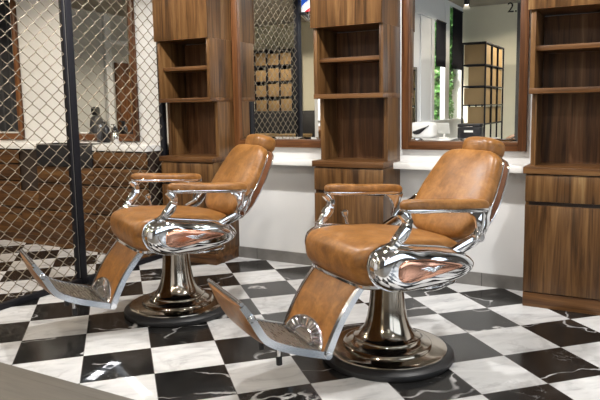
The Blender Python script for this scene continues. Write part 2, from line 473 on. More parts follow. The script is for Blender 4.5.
# local x: 0 = -5.95
X0, X1 = XL + .02 + 5.95, -3.50 + 5.95
obj('carcass', bx(B(), X0, X1, .03, .39, .08, .885), 'dark_gap', t)
obj('plinth', bx(B(), X0, X1, .02, .39, 0, .08), 'walnut_low', t)
xs = [X0, -1.62, -.70, .89 - .02, 1.15, 1.85, X1]
def dfront(x0, x1, z0, z1): obj('drawer_front', bx(B(), x0 + .004, x1 - .004, 0, .02, z0, z1, .002), 'walnut_low', t)
for a_, b_ in ((X0, -1.62), (-1.62, -.70), (-.70, .88), (1.13, 1.85), (1.85, X1)):
    dfront(a_, b_, .09, .33); dfront(a_, b_, .345, .58)
    if (a_, b_) != (1.13, 1.85): dfront(a_, b_, .595, .74); dfront(a_, b_, .755, .875)
    else: dfront(a_, b_, .595, .735)
dfront(.88, 1.13, .09, .33); dfront(.88, 1.13, .345, .50)
b = B(); bx(b, X0, 1.15, -.005, .395, .888, .938, .003); bx(b, 1.85, X1 + .0, -.005, .395, .888, .938, .003); bx(b, 1.15, 1.85, .24, .395, .888, .938, .003)
obj('worktop', b, 'white', t)
# black inset tool tray in the counter front
b = B(); bx(b, 1.155, 1.845, -.01, .02, .745, .935, .004); bx(b, 1.155, 1.845, .02, .23, .745, .765); bx(b, 1.155, 1.175, .02, .23, .765, .935); bx(b, 1.825, 1.845, .02, .23, .765, .935); bx(b, 1.175, 1.825, .21, .23, .765, .935)
tr_ = obj('inset_tray', b, 'black', t); tr_['label'] = 'black inset tool tray'
b = B(); sweep(b, [(1.17, -.015, .935), (1.83, -.015, .935)], .006, .006); obj('rim', b, 'chrome', tr_)
def dryer(x, y, z, rz, label):
    t = thing('hair_dryer', label, 'hair dryer', (x, y, z), rz, 'hair dryers in the counter tray')
    b = B(); sweep(b, [(-.10, 0, .11), (-.06, 0, .11), (0, 0, .11), (.05, 0, .11), (.075, 0, .11)], [.028, .032, .042, .044, .03], [.028, .032, .042, .044, .03], (0, 1, 0), 16, 1); obj('barrel', b, 'black', t)
    b = B(); sweep(b, [(.02, 0, .09), (.028, 0, .04), (.035, 0, 0)], [.018, .016, .018], [.018, .016, .018], (0, 1, 0), 12, 1); obj('handle', b, 'black', t)
    b = B(); sweep(b, [(.072, 0, .11), (.085, 0, .11)], .034, .034, (0, 1, 0), 16, 1); obj('rear_grille', b, 'chrome', t)
    return t
dryer(-4.66, 3.90, .766, R(25), 'black hair dryer in the counter tray, left of the post')
dryer(-4.28, 3.90, .766, R(-20), 'black hair dryer in the counter tray, right of the post')
# small things on that counter
def bottle(x, y, z, h, r, m, cap, label, cat='bottle'):
    t = thing('spray_bottle', label, cat, (x, y, z), 0, 'bottles on the counter behind the mesh')
    b = B(); lathe(b, [(r * .9, 0), (r, .006), (r, h * .62), (r * .75, h * .74), (r * .36, h * .8), (r * .34, h * .86)], 20); obj('body', b, m, t)
    b = B(); lathe(b, [(r * .45, h * .86), (r * .45, h)], 16); sweep(b, [(0, 0, h * .96), (-r * 1.3, 0, h * .97)], .006, .006); obj('cap', b, cap, t)
bottle(-4.02, 3.98, .938, .13, .035, 'chrome', 'black', 'small chrome bottle on the white counter behind the mesh')
bottle(-4.22, 4.07, .938, .19, .036, 'black', 'black', 'black bottle before the mirror behind the mesh')
bottle(-4.31, 4.09, .938, .16, .032, 'greychair', 'chrome', 'grey bottle left of the black one behind the mesh')

# ------------------------------------------------------------------ wire mesh partition
PX = -3.48
t = thing('mesh_partition', 'black framed chain link partition standing left of the left chair', 'partition', (PX, 3.04, 0))
def ly(y): return y - 3.04
obj('post', bx(B(), -.018, .018, ly(3.035), ly(3.090), 0, CH - .01, .003), 'steel', t)
obj('post', bx(B(), -.03, .03, ly(2.015), ly(2.085), 0, CH - .01, .003), 'steel', t)
obj('end_post', bx(B(), -.02, .02, ly(3.965), ly(4.01), 0, CH - .01, .002), 'steel', t)
obj('panel_stile', bx(B(), -.016, .016, ly(3.008), ly(3.024), .045, CH - .055, .002), 'steel', t); obj('edge_strip', bx(B(), -.012, .012, ly(3.0245), ly(3.0345), .045, CH - .055, .002), 'steel_edge', t)
b = B(); bx(b, -.022, .022, ly(2.085), ly(3.034), 0, .036, .002); obj('bottom_rail', b, 'steel', t)
b = B(); bx(b, -.022, .022, ly(3.090), ly(3.965), 0, .036, .002); obj('bottom_rail', b, 'steel', t)
b = B(); bx(b, -.022, .022, ly(2.085), ly(3.034), CH - .055, CH - .01, .002); obj('top_rail', b, 'steel', t)
b = B(); bx(b, -.022, .022, ly(3.090), ly(3.965), CH - .055, CH - .01, .002); obj('top_rail', b, 'steel', t)
def chain(y0, y1):
    b = B(); dw, dh = .108, .095; half = dw / 2
    n = round((y1 - y0) / half); step = (y1 - y0) / n
    rows = int((CH - .10) / (dh / 2)); z0 = .045
    for k in range(n):
        ya = y0 + k * step; yb = ya + step; par = k % 2
        pts = []
        for r_ in range(rows + 1):
            z = z0 + r_ * dh / 2
            hi = (r_ + par) % 2
            y = yb + .0022 if hi else ya - .0022
            sgn = 1 if hi else -1
            ym = (ya + yb) / 2
            pts.append((.0045 * sgn * (1 if par else 1), y - sgn * .002, z - .004)); pts.append((-.0045 * sgn, y - sgn * .002, z + .004))
        sweep(b, [(x, ly(y), z) for x, y, z in pts], .0031, .0031, (1, 0, 0), 5, 1)
    return b
obj('wire_mesh', chain(2.087, 3.008), 'wire', t, 80)
obj('wire_mesh', chain(3.092, 3.965), 'wire', t, 80)

# ------------------------------------------------------------------ barber chair (local: x = sitter's left, -y = forward)
def F(f, l, z): return Vector((l, -f, z))
def make_chair(loc, rz, label):
    t = thing('barber_chair', label, 'barber chair', loc, rz, 'vintage tan leather barber chairs')
    # pedestal
    b = B(); lathe(b, [(.285, 0), (.318, .003), (.323, .012), (.321, .028), (.308, .040), (.285, .044), (.24, .046)], 80); obj('base_ring', b, 'rubber', t)
    b = B(); lathe(b, [(.284, .043), (.289, .047), (.288, .052), (.280, .055), (.262, .0575), (.236, .0605), (.216, .063), (.214, .067), (.216, .071), (.213, .076), (.205, .079), (.194, .0805),
                       (.182, .085), (.170, .092), (.161, .098), (.160, .102), (.162, .106), (.158, .110), (.148, .113), (.136, .121), (.122, .138), (.109, .163), (.098, .20), (.089, .25), (.083, .31), (.079, .37), (.078, .425), (.06, .43)], 96); obj('pedestal', b, 'nickel', t, 50)
    # pump head and chassis under the seat
    b = B(); bx(b, -.235, .235, -.20, .20, .425, .455, .008); bx(b, -.12, .12, -.14, .16, .405, .43, .006); obj('chassis', b, 'steel', t)
    # seat cushion
    prof = [(.330, .545), (.318, .595), (.275, .622), (.18, .632), (.05, .628), (-.1, .615), (-.22, .598), (-.285, .58), (-.300, .545), (-.285, .50), (-.2, .468), (0, .455), (.18, .448), (.275, .450), (.318, .485)]
    prof = [tuple(p) for p in catmull(prof, 5, True)]
    st = [(-.268, .075), (-.266, .05), (-.260, .030), (-.250, .015), (-.232, .005), (-.20, 0), (-.10, -.004), (0, -.006), (.10, -.004), (.20, 0), (.232, .005), (.250, .015), (.260, .030), (.266, .05), (.268, .075)]
    b = B(); bulge(b, prof, st, lambda a, c, w: F(a - (.10 * (abs(w) / .268) ** 4 if a < -.05 else 0) * -1 * min(1, (-.05 - a) / .2 if a < -.05 else 0), w, c))
    s = obj('seat_cushion', b, 'leather', t, 60)
    # chrome front rim under the cushion
    b = B(); sweep(b, catmull([F(.20, -.268, .446), F(.268, -.25, .446), F(.292, -.18, .446), F(.297, 0, .446), F(.292, .18, .446), F(.268, .25, .446), F(.20, .268, .446)], 5), .010, .010, (0, 0, 1), 8); obj('front_rim', b, 'chrome', t)
    # side cowls
    cp = [(.290, .555), (.268, .603), (.190, .630), (.05, .612), (-.10, .588), (-.195, .562), (-.246, .529), (-.259, .499), (-.228, .465), (-.15, .438), (-.03, .421), (.10, .418), (.19, .430), (.255, .467), (.284, .51)]
    cp = [tuple(p) for p in catmull(cp, 5, True)]
    ip = [(.186, .526), (.178, .556), (.148, .570), (.08, .567), (-.02, .550), (-.11, .530), (-.146, .519), (-.152, .509), (-.11, .499), (0, .486), (.10, .475), (.155, .478), (.182, .498)]
    ip = [tuple(p) for p in catmull(ip, 5, True)]
    for sg in (1, -1):
        b = B(); bulge(b, cp, [(.255, .03), (.262, .008), (.270, .001), (.280, 0), (.300, .002), (.316, .005), (.330, .012), (.342, .022), (.350, .034), (.355, .048), (.358, .066), (.3595, .088)], lambda a, c, w: F(a, sg * w, c))
        cw = obj('side_cowl', b, 'chrome', t, 50)
        b = B(); bulge(b, ip, [(.335, -.004), (.356, -.004), (.362, -.001), (.365, .006), (.367, .016), (.3685, .03)], lambda a, c, w: F(a, sg * w, c)); obj('copper_inlay', b, 'copper', cw, 50)['label'] = 'copper coloured teardrop inlay'
        # winged emblem
        b = B()
        for s2 in (1, -1):
            for k in range(3):
                z0 = .527 - k * .0065; L = .066 - k * .016
                sweep(b, [F(.012 + s2 * .003, sg * .372, z0 - .004), F(.012 + s2 * L * .5, sg * .3715, z0 + .003), F(.012 + s2 * L, sg * .370, z0 + .002)], [.0045, .0042, .0012], [.002, .002, .001], (0, 0, 1), 8)
        lathe_pts = [F(.012, sg * .3715, .508), F(.012, sg * .3715, .526)]
        sweep(b, lathe_pts, [.007, .004], [.002, .002], F(1, 0, 0), 10)
        obj('winged_emblem', b, 'chrome', cw)['label'] = 'small winged chrome badge'
        # beaded rim along the cowl front
        b = B(); rim = [F(a, sg * .283, c) for a, c in cp]
        sel = [p for p in rim if True]
        sweep(b, sel + [sel[0]], .006, .005, F(0, 1, 0), 8); obj('cowl_rim', b, 'chrome', cw)
    # arm rests
    kz = .0736
    def armz(f): return .772 + kz * (f + .085)
    pl = []
    for i in range(48):
        a = 2 * PI * i / 48; ca, sa = math.cos(a), math.sin(a)
        f = -.083 + .236 * math.copysign(abs(ca) ** .42, ca); w = .037 * math.copysign(abs(sa) ** .55, sa)
        if ca > 0: w *= 1 + .10 * ca
        pl.append((f, w))
    for sg in (1, -1):
        mp = lambda a, c, w: F(a, sg * .332 + c, armz(a) + w)
        b = B(); bulge(b, pl, [(0, .004), (.004, 0), (.014, -.002), (.023, .001), (.030, .007), (.034, .014), (.037, .024), (.038, .033)], mp); ap = obj('armrest_pad', b, 'leather', t, 60)
        b = B(); bulge(b, pl, [(-.016, .012), (-.014, .004), (-.010, .0), (-.004, -.003), (0, -.002), (.002, .004)], mp); obj('arm_rail', b, 'chrome', ap, 50)
        # front bracket
        pts = catmull([F(.150, sg * .332, .778), F(.124, sg * .332, .738), F(.134, sg * .331, .700), F(.165, sg * .328, .662), F(.192, sg * .322, .632), F(.205, sg * .312, .600)], 4)
        n = len(pts); ww = [.016 + .006 * math.sin(PI * i / (n - 1)) for i in range(n)]; tt = [.016 + .007 * abs(math.cos(2 * PI * i / (n - 1))) for i in range(n)]
        b = B(); sweep(b, pts, ww, tt, F(0, 1, 0), 8, .28)
        sweep(b, [F(.124, sg * .306, .736), F(.124, sg * .314, .736), F(.124, sg * .350, .736), F(.124, sg * .358, .736)], [.012, .018, .018, .012], [.012, .018, .018, .012], F(1, 0, 0), 20, 1)
        sweep(b, [F(.198, sg * .292, .622), F(.198, sg * .298, .622), F(.198, sg * .334, .622), F(.198, sg * .340, .622)], [.014, .022, .022, .014], [.014, .022, .022, .014], F(1, 0, 0), 20, 1)
        obj('front_bracket', b, 'chrome', t, 45)
        # rear bracket: tapering plate from the pad to the hinge
        pp = [(-.205, armz(-.205) - .006), (-.318, armz(-.318) - .006), (-.312, .715), (-.300, .66), (-.285, .612), (-.262, .600), (-.252, .625), (-.262, .67), (-.245, .72)]
        pp = [tuple(q) for q in catmull(pp, 4, True)]
        b = B(); bulge(b, pp, [(-.010, .006), (-.007, .001), (0, 0), (.007, .001), (.010, .006)], lambda a, c, w: F(a, sg * .326 + w, c)); obj('rear_bracket', b, 'chrome', t, 45)
        # back hinge bar, cranked down into the cowl tail
        pts = catmull([F(-.392, sg * .266, .738), F(-.366, sg * .284, .708), F(-.335, sg * .304, .678), F(-.300, sg * .306, .630), F(-.262, sg * .306, .602), F(-.205, sg * .302, .578), F(-.158, sg * .296, .556)], 4)
        n = len(pts); b = B(); sweep(b, pts, .013, [.012 + .012 * min(1, i / (n * .45)) for i in range(n)], F(0, 1, 0), 8, .25)
        sweep(b, [F(-.285, sg * .290, .620), F(-.285, sg * .296, .620), F(-.285, sg * .336, .620), F(-.285, sg * .342, .620)], [.015, .021, .021, .015], [.015, .021, .021, .015], F(1, 0, 0), 20, 1)
        obj('back_hinge', b, 'chrome', t, 45)
    # back rest
    P0 = Vector((-.300, .575)); P1 = Vector((-.548, .965)); D = (P1 - P0).normalized(); Nn = Vector((D.y, -D.x))  # forward normal in (f, z)
    def bk(l, s, w):
        q = P0 + D * s + Nn * w; return F(q.x, l, q.y)
    half = [(0, -.012), (.11, -.006), (.185, .018), (.230, .070), (.252, .15), (.253, .23), (.238, .31), (.216, .395), (.190, .446), (.13, .474), (0, .480)]
    outl = half + [(-a, c) for a, c in reversed(half[1:-1])]
    outl = [tuple(p) for p in catmull(outl, 4, True)]
    b = B(); bulge(b, outl, [(-.012, .03), (-.012, .004), (-.006, 0), (.018, 0), (.030, .003), (.040, .010), (.047, .022), (.052, .045), (.056, .08), (.059, .13), (.061, .20)], bk)
    bkr = obj('backrest', b, 'leather', t, 60)
    b = B(); bulge(b, outl, [(-.060, .09), (-.060, .04), (-.058, .012), (-.054, .004), (-.050, .002), (-.034, 0), (-.018, 0), (-.013, .001), (-.010, .004)], bk); obj('back_shell', b, 'leather_dark', bkr, 60)['label'] = 'dark brown rear shell'
    b = B()
    for w_ in (-.0115, -.053):
        rg = [bk(x, c, w_) for x, c in outl]; sweep(b, rg + [rg[0]], .0045, .0045, None, 8, 1)
    obj('back_trim', b, 'chrome', bkr, 60)
    # head rest
    rot = Matrix.Rotation(R(30), 3, 'X')
    b = B(); superell(b, F(-.598, 0, .994), (.108, .078, .058), .66, .60, 48, 24, Matrix.Rotation(R(-14), 3, 'X')); hr = obj('headrest', b, 'leather', t, 80)
    b = B()
    for sx in (-.05, .05): sweep(b, [F(-.545, sx, .90), F(-.58, sx, .96), F(-.60, sx, .985)], .008, .008, None, 10, 1)
    bx(b, -.07, .07, .575, .600, .93, .965, .006); obj('headrest_stem', b, 'chrome', hr)
    # leg rest
    A_, Z_ = Vector((.262, .462)), Vector((.452, .168)); d = (Z_ - A_); Lg = d.length; d.normalize(); nn = Vector((-d.y, d.x))
    def lg(s, l, w):
        q = A_ + d * s + nn * (w + .018 * math.sin(PI * min(1, max(0, s / Lg)))); return F(q.x, l, q.y)
    b = B(); rings = []
    lp = []
    for i in range(40):
        a = 2 * PI * i / 40; ca, sa = math.cos(a), math.sin(a)
        lp.append((.196 * math.copysign(abs(ca) ** .25, ca), .014 * math.copysign(abs(sa) ** .6, sa)))
    for i in range(15):
        s_ = Lg * i / 14; rings.append([lg(s_, x, y) for x, y in lp])
    ring_loft(b, rings); lr = obj('legrest', b, 'leather', t, 50)
    for sg in (1, -1):
        b = B(); sweep(b, [lg(Lg * i / 8, sg * .207, -.004) for i in range(9)], .011, [.013 + .003 * i / 8 for i in range(9)], F(0, 1, 0), 4, 0); obj('side_rail', b, 'satin', lr)
    # chrome openwork arch at the foot of the leg rest
    b = B(); NA = 24; AW, AH = .168, .092
    for q in (1.0, .52):
        sweep(b, [lg(Lg - .002 - AH * q * math.sin(PI * i / NA), AW * q * math.cos(PI * i / NA), .016) for i in range(NA + 1)], .007, .005, None, 8)
    for i in range(1, 14):
        a = PI * i / 14
        sweep(b, [lg(Lg - .004 - AH * q * math.sin(a), AW * q * math.cos(a), .016) for q in (.54, .76, .98)], [.004, .009, .006], .004, None, 8)
    obj('arch_grille', b, 'chrome', lr)
    arc = [(AW * math.cos(PI * i / 24), AH * math.sin(PI * i / 24)) for i in range(25)]
    b = B(); ring_loft(b, [[lg(Lg - .001 - y, x, w) for x, y in arc] for w in (.0125, .0150)]); obj('arch_plate', b, 'tread', lr)
    b = B(); sweep(b, [F(.478, -.13, .187), F(.478, .13, .187)], .020, .004, F(1, 0, .36), 10, .3); obj('hinge_glint_strip', b, 'satin', lr)  # bright strip added along the hinge to give a glint
    # foot rest: ribbed tread, side rails, turned-up flap
    T0, T1, T2 = Vector((.452, .160)), Vector((.655, .236)), Vector((.742, .288))
    line = [tuple(p) for p in catmull([T0, Vector((.55, .196)), T1, T2], 8)]
    b = B(); top = []; bot = []
    ft = None
    ra = [(p[0], p[1]) for p in line]
    ring_loft(b, [[F(p[0], -.188, p[1]), F(p[0], .188, p[1]), F(p[0], .188, p[1] - .008), F(p[0], -.188, p[1] - .008)] for p in ra]); ft = obj('footrest_tread', b, 'gunmetal', t, 25)
    b = B(); NR = 15
    for i in range(NR):
        q = (i + .5) / NR * (len(line) - 1); a_ = Vector(line[int(q)]).lerp(Vector(line[min(int(q) + 1, len(line) - 1)]), q % 1)
        sweep(b, [F(a_.x, -.184, a_.y + .004), F(a_.x, .184, a_.y + .004)], .0062, .007, F(1, 0, .35), 6, .8)
    obj('tread_ribs', b, 'tread', ft)
    for sg in (1, -1):
        pts = catmull([Vector(F(.440, sg * .200, .158)), Vector(F(.55, sg * .200, .193)), Vector(F(.655, sg * .200, .234)), Vector(F(.735, sg * .200, .283)), Vector(F(.790, sg * .200, .372)), Vector(F(.832, sg * .200, .438))], 5)
        b = B(); n = len(pts); sweep(b, pts, .011, [.0155 if i < n * .7 else .0155 - .004 * (i / n - .7) / .3 for i in range(n)], F(0, 1, 0), 4, 0)
        sweep(b, [F(.797, sg * .206, .384), F(.797, sg * .216, .384), F(.797, sg * .222, .384)], [.017, .017, .010], [.017, .017, .010], F(1, 0, 0), 16, 1)
        obj('foot_rail', b, 'satin', ft)
        b = B(); sweep(b, [F(.448, sg * .192, .162), F(.448, sg * .220, .162)], .016, .016, F(1, 0, 0), 16, 1); obj('hinge_knuckle', b, 'chrome', ft)
    fl = [Vector((.735, .270)), Vector((.765, .315)), Vector((.800, .378)), Vector((.835, .444))]
    fl = catmull(fl, 5); b = B(); rings = []
    for i, p in enumerate(fl):
        q = (fl[min(i + 1, len(fl) - 1)] - fl[max(i - 1, 0)]).normalized(); nrm = Vector((q.y, -q.x))
        e = math.sin(PI * (i + .3) / (len(fl) - .4))
        r = []
        for k in range(17):
            x = -.194 + .388 * k / 16; bul = .010 + .020 * max(0, 1 - (x / .194) ** 4) * (.3 + .7 * e)
            r.append(F(p.x + nrm.x * bul, x, p.y + nrm.y * bul))
        for k in range(16, -1, -1):
            x = -.194 + .388 * k / 16; r.append(F(p.x - nrm.x * .004, x, p.y - nrm.y * .004))
        rings.append(r)
    ring_loft(b, rings); obj('foot_flap', b, 'leather', t, 50)
    b = B(); sweep(b, [F(.835, -.206, .447), F(.835, .206, .447)], .009, .009, F(1, 0, 0), 12, 1); obj('flap_edge', b, 'satin', ft)
    for x in (-.10, .10):
        b = B(); sweep(b, [F(.632, x, .222), F(.630, x, .150)], .010, .010, None, 12, 1); fo = obj('foot_peg', b, 'chrome', t)
        b = B(); sweep(b, [F(.6305, x, .156), F(.629, x, .118)], .014, .014, None, 14, 1); obj('rubber_tip', b, 'rubber', fo)
    # recline lever beside the seat
    b = B(); sweep(b, [F(.03, -.300, .56), F(.045, -.302, .62), F(.055, -.303, .665)], .007, .007, None, 10, 1); lv = obj('recline_lever', b, 'chrome', t)
    b = B(); sweep(b, [F(.053, -.303, .655), F(.056, -.303, .664), F(.058, -.303, .682), F(.060, -.303, .690)], [.009, .017, .019, .010], [.009, .017, .019, .010], None, 16, 1); obj('lever_knob', b, 'chrome', lv)
    # height lever under the seat on the sitter's left
    b = B(); sweep(b, catmull([F(.05, .10, .418), F(.03, .22, .408), F(-.03, .27, .405), (F(-.16, .275, .408)), F(-.20, .262, .418), F(-.205, .20, .424)], 5), .006, .005, (0, 0, 1), 8, 1); obj('height_lever', b, 'chrome', t)
    return t
c1 = make_chair((-1.066, 2.793, 0), R(-34.7), 'tan leather chrome barber chair nearest the camera, before the mirror numbered 2')
dup(c1, (-2.481 + .036 * math.sin(R(29.2)), 2.858 + .036 * math.cos(R(29.2)), 0), R(-29.2), 'tan leather chrome barber chair beside the mesh partition, farther left')

# ------------------------------------------------------------------ the rest of the shop, seen in the mirrors
# metal rack with wooden crates near the court window
RX0, RX1, RY0, RY1 = -2.40, -2.07, -2.36, -1.06
t = thing('display_rack', 'tall black metal rack of wooden crates seen in the mirror numbered 2', 'rack', ((RX0 + RX1) / 2, (RY0 + RY1) / 2, 0))
hx, hy = (RX1 - RX0) / 2, (RY1 - RY0) / 2
for x in (-hx, hx):
    for y in (-hy, -hy / 3, hy / 3, hy):
        obj('upright', bx(B(), x - .011, x + .011, y - .011, y + .011, 0, 2.13), 'steel', t)
LV = [.30, .60, .93, 1.21, 1.487, 1.80, 2.12]
for z in LV:
    b = B()
    for x in (-hx, hx): bx(b, x - .010, x + .010, -hy, hy, z - .010, z + .010)
    for y in (-hy, -hy / 3, hy / 3, hy): bx(b, -hx, hx, y - .010, y + .010, z - .010, z + .010)
    bx(b, -hx, hx, -hy, hy, z - .004, z + .004)
    obj('shelf_frame', b, 'steel', t)
def crate(x, y, z, dx, dy, h, label, grp, m='oak'):
    t = thing('wooden_crate', label, 'crate', (x, y, z), 0, grp)
    b = B(); bx(b, -dx, dx, -dy, -dy + .012, 0, h); bx(b, -dx, dx, dy - .012, dy, 0, h); obj('end_board', b, m, t)
    b = B(); bx(b, -dx, -dx + .012, -dy + .012, dy - .012, 0, h); bx(b, dx - .012, dx, -dy + .012, dy - .012, 0, h); obj('side_board', b, m, t)
    obj('lid_board', bx(B(), -dx + .012, dx - .012, -dy + .012, dy - .012, h - .02, h - .008), m, t)
rows = ['top row', 'second row', 'third row', 'fourth row']
cols = ['front column', 'middle column', 'rear column']
cx = (RX0 + RX1) / 2
for r_, (z0, z1) in enumerate(((1.80, 2.12), (1.487, 1.80), (1.21, 1.487), (.93, 1.21))):
    for c_ in range(3):
        y = RY1 - (RY1 - RY0) * (c_ + .5) / 3
        dx = .150 if r_ in (0, 2) else .118
        crate(cx + (0 if r_ in (0, 2) else .03), y, z0 + .011, dx, .19, z1 - z0 - .035, 'wooden crate in the %s, %s of the mirrored black rack' % (rows[r_], cols[c_]), 'crates on the black rack')

# book-case style rack with cartons behind the mesh, seen in the left mirror
t = thing('carton_rack', 'black rack of brown cartons seen through mesh in the left mirror', 'rack', (-6.60, -2.72, 0))
for x in (-.44, -.15, .15, .44): obj('upright', bx(B(), x - .014, x + .014, -.17, .17, 0, 2.40), 'steel', t)
SZ = [.45, .83, 1.14, 1.45, 1.76, 2.08, 2.38]
for z in SZ: obj('shelf_board', bx(B(), -.45, .45, -.17, .17, z - .015, z), 'steel', t)
nm = ['left', 'middle', 'right']
for r_, z in enumerate(SZ[2:-1]):
    for c_ in range(3):
        o = thing('carton', 'brown carton on level %d of the mirrored carton rack, %s bay' % (r_ + 3, nm[c_]), 'carton', (-6.60 + (-.295, 0, .295)[c_], -2.70, z), 0, 'cartons on the black rack')
        h = random.uniform(.22, .28)
        obj('box', bx(B(), -.128, .128, -.13, .13, 0, h, .002), 'card', o)
        obj('tape', bx(B(), -.025, .025, -.131, .131, 0.0, h + .001), 'oak', o)
# low black cabinet and timber crates under it
t = thing('low_cabinet', 'low black cabinet reflected in the left mirror beside the mesh', 'cabinet', (-6.20, -2.20, 0))
obj('body', bx(B(), -.86, .86, -.26, .25, 0, 1.16, .006), 'black', t)
obj('cabinet_door', bx(B(), -.85, -.005, .25, .268, .04, 1.12, .003), 'black', t); obj('cabinet_door', bx(B(), .005, .85, .25, .268, .04, 1.12, .003), 'black', t)
for i, (x, y, lab) in enumerate(((-6.35, -1.62, 'pale timber chest reflected at the left mirror bottom, left one'), (-5.62, -1.60, 'pale timber chest reflected at the left mirror bottom, right one'))):
    t = thing('timber_chest', lab, 'chest', (x, y, 0), 0, 'timber chests')
    obj('body', bx(B(), -.28, .28, -.2, .2, 0, .70, .004), 'oak', t); obj('lid', bx(B(), -.29, .29, -.21, .21, .705, .74, .004), 'oak', t)

# barber pole on the end of the partition
t = thing('barber_pole', 'lit red white and blue barber pole seen in the left mirror', 'barber pole', (-3.40, 1.915, 2.19), R(200))
b = B(); lathe(b, [(.088, .10), (.088, .50)], 40); obj('striped_cylinder', b, 'spiral', t)
b = B(); lathe(b, [(.012, 0), (.03, .006), (.05, .03), (.075, .05), (.098, .075), (.098, .10)], 40); obj('lower_cap', b, 'chrome', t)
b = B(); lathe(b, [(.098, .50), (.098, .525), (.06, .545), (.02, .55)], 40); obj('upper_cap', b, 'chrome', t)
b = B(); bx(b, -.015, .015, -.13, 0, .065, .095, .003); obj('wall_bracket', b, 'steel', t)

# wash area with white counter seen in the mirror numbered 2
t = thing('white_counter', 'white counter at the bottom of the reflection in mirror numbered 2', 'counter', (-2.25, .42, 0))
obj('counter_top', bx(B(), -.52, .62, -.30, .30, .755, .80, .004), 'whitegloss', t)
obj('counter_body', bx(B(), -.48, .58, -.26, .26, .0, .755, .003), 'trimwhite', t)
t = thing('shampoo_basin', 'white shampoo basin with black neck rest seen in the right mirror', 'basin', (-2.53, .40, .80))
prf = []
b = B(); superell(b, (0, 0, .105), (.165, .17, .105), .45, .6, 40, 16); obj('bowl', b, 'whitegloss', t, 60)
sw = catmull([(-.085, .178, .085), (-.05, .180, .075), (0, .182, .090), (.06, .180, .125), (.125, .166, .165)], 5)
n = len(sw); b = B(); sweep(b, sw, [.006 + .024 * math.sin(PI * min(1, (i + 1) / n * 1.15)) for i in range(n)], .008, (0, 0, 1), 10, .8); obj('neck_rest', b, 'black', t)
t = thing('black_case', 'black case with a white label on the reflected white counter', 'case', (-1.93, .36, .80))
obj('body', bx(B(), -.14, .14, -.10, .10, 0, .135, .006), 'black', t); obj('lid', bx(B(), -.142, .142, -.102, .102, .14, .18, .006), 'black', t)
obj('label_plate', bx(B(), -.055, .055, .099, .102, .075, .10), 'white', t); 
b = B(); sweep(b, catmull([(-.05, .10, .15), (-.045, .125, .15), (.045, .125, .15), (.05, .10, .15)], 4), .005, .005, (0, 0, 1), 8); obj('handle', b, 'chrome', t)
t = thing('display_screen', 'pale tilted screen on the white counter beside the basin reflection', 'screen', (-2.24, .46, .80), R(10))
obj('stand', bx(B(), -.05, .05, -.04, .04, 0, .012, .003), 'white', t); b = B(); sweep(b, [(0, 0, .01), (0, -.01, .07)], .012, .012); obj('neck', b, 'white', t)
b = B(); bx(b, -.085, .085, -.008, .008, 0, .14, .004); bmesh.ops.rotate(b, verts=b.verts[:], cent=(0, 0, 0), matrix=Matrix.Rotation(R(-18), 3, 'X')); bmesh.ops.translate(b, verts=b.verts[:], vec=(0, 0, .06)); obj('panel', b, 'greywall', t)
# office chair beyond the rack
t = thing('stool_chair', 'black padded chair at the right edge of the mirror reflection', 'chair', (-1.42, -.75, 0), R(200))
b = B(); superell(b, (0, 0, .52), (.23, .23, .05), .5, .5); obj('seat', b, 'black', t)
b = B(); superell(b, (0, .22, .82), (.20, .04, .22), .5, .5); obj('backrest', b, 'black', t)
b = B(); lathe(b, [(.03, .06), (.03, .48)], 16); sweep(b, [(0, .1, .5), (0, .26, .55), (0, .25, .75)], .02, .012, (1, 0, 0)); obj('stem', b, 'chrome', t)
for i in range(5):
    a = 2 * PI * i / 5; b = B(); sweep(b, [(0, 0, .08), (.14 * math.cos(a), .14 * math.sin(a), .07), (.28 * math.cos(a), .28 * math.sin(a), .03)], .02, .015, (0, 0, 1)); obj('leg', b, 'chrome', t)
# dark blinds hung in front of the court window
for i, (y0, y1, lab) in enumerate(((-1.84, -1.32, 'narrow black banner left of the ivy in the mirror'), (-2.88, -2.27, 'black banner right of the ivy beside the beige wall in the mirror'))):
    t = thing('black_banner', lab, 'banner', (-2.883, (y0 + y1) / 2, 1.83), 0, 'black banners at the court window')
    h = (y1 - y0) / 2; z1 = .70 if i == 0 else 1.0
    obj('cloth', bx(B(), -.006, .006, -h, h, 0, z1), 'blackcloth', t)
    b = B(); sweep(b, [(0, -h - .01, z1), (0, h + .01, z1)], .012, .012); obj('roller', b, 'steel', t)
# ivy in the court
def ivy():
    b = B(); rnd = random.Random(3)
    for i in range(3400):
        u = rnd.random() ** .62; z = rnd.uniform(.25, 3.0)
        y = YF + .10 + .10 * rnd.random() + .5 * rnd.random() ** 3; x = -4.40 + 1.36 * u
        if rnd.random() < .16 + .26 * math.sin(z * 5 + x * 9): continue
        s = rnd.uniform(.035, .075)
        if i % 9 == 0: x = rnd.uniform(-3.10, -3.005); y = YF + .08 + .2 * rnd.random(); s = rnd.uniform(.026, .035)
        e = Matrix.Rotation(R(90) + rnd.uniform(-.7, .7), 3, 'Z') @ Matrix.Rotation(rnd.uniform(0, 6.3), 3, 'X') @ Matrix.Rotation(rnd.uniform(-.7, .7), 3, 'Y')
        pts = [(0, 0, -1), (.25, .62, -.45), (.12, .85, .25), (.22, .35, .35), (0, 0, 1.05), (.22, -.35, .35), (.12, -.85, .25), (.25, -.62, -.45)]
        vs = [b.verts.new(Vector((x, y, z)) + e @ (Vector(p) * s)) for p in pts]
        c = b.verts.new(Vector((x, y, z)) + e @ Vector((-.02 * s, 0, 0)))
        for k in range(8): b.faces.new((vs[k], vs[(k + 1) % 8], c))
    rnd = random.Random(5)
    for i in range(16):
        x = -4.38 + i * .085; pts = [(x + .05 * math.sin(k * 1.3 + i), YF + .12 + .02 * math.sin(k + i), .0 + k * .3) for k in range(11)]
        sweep(b, pts, .005, .005)
    return b
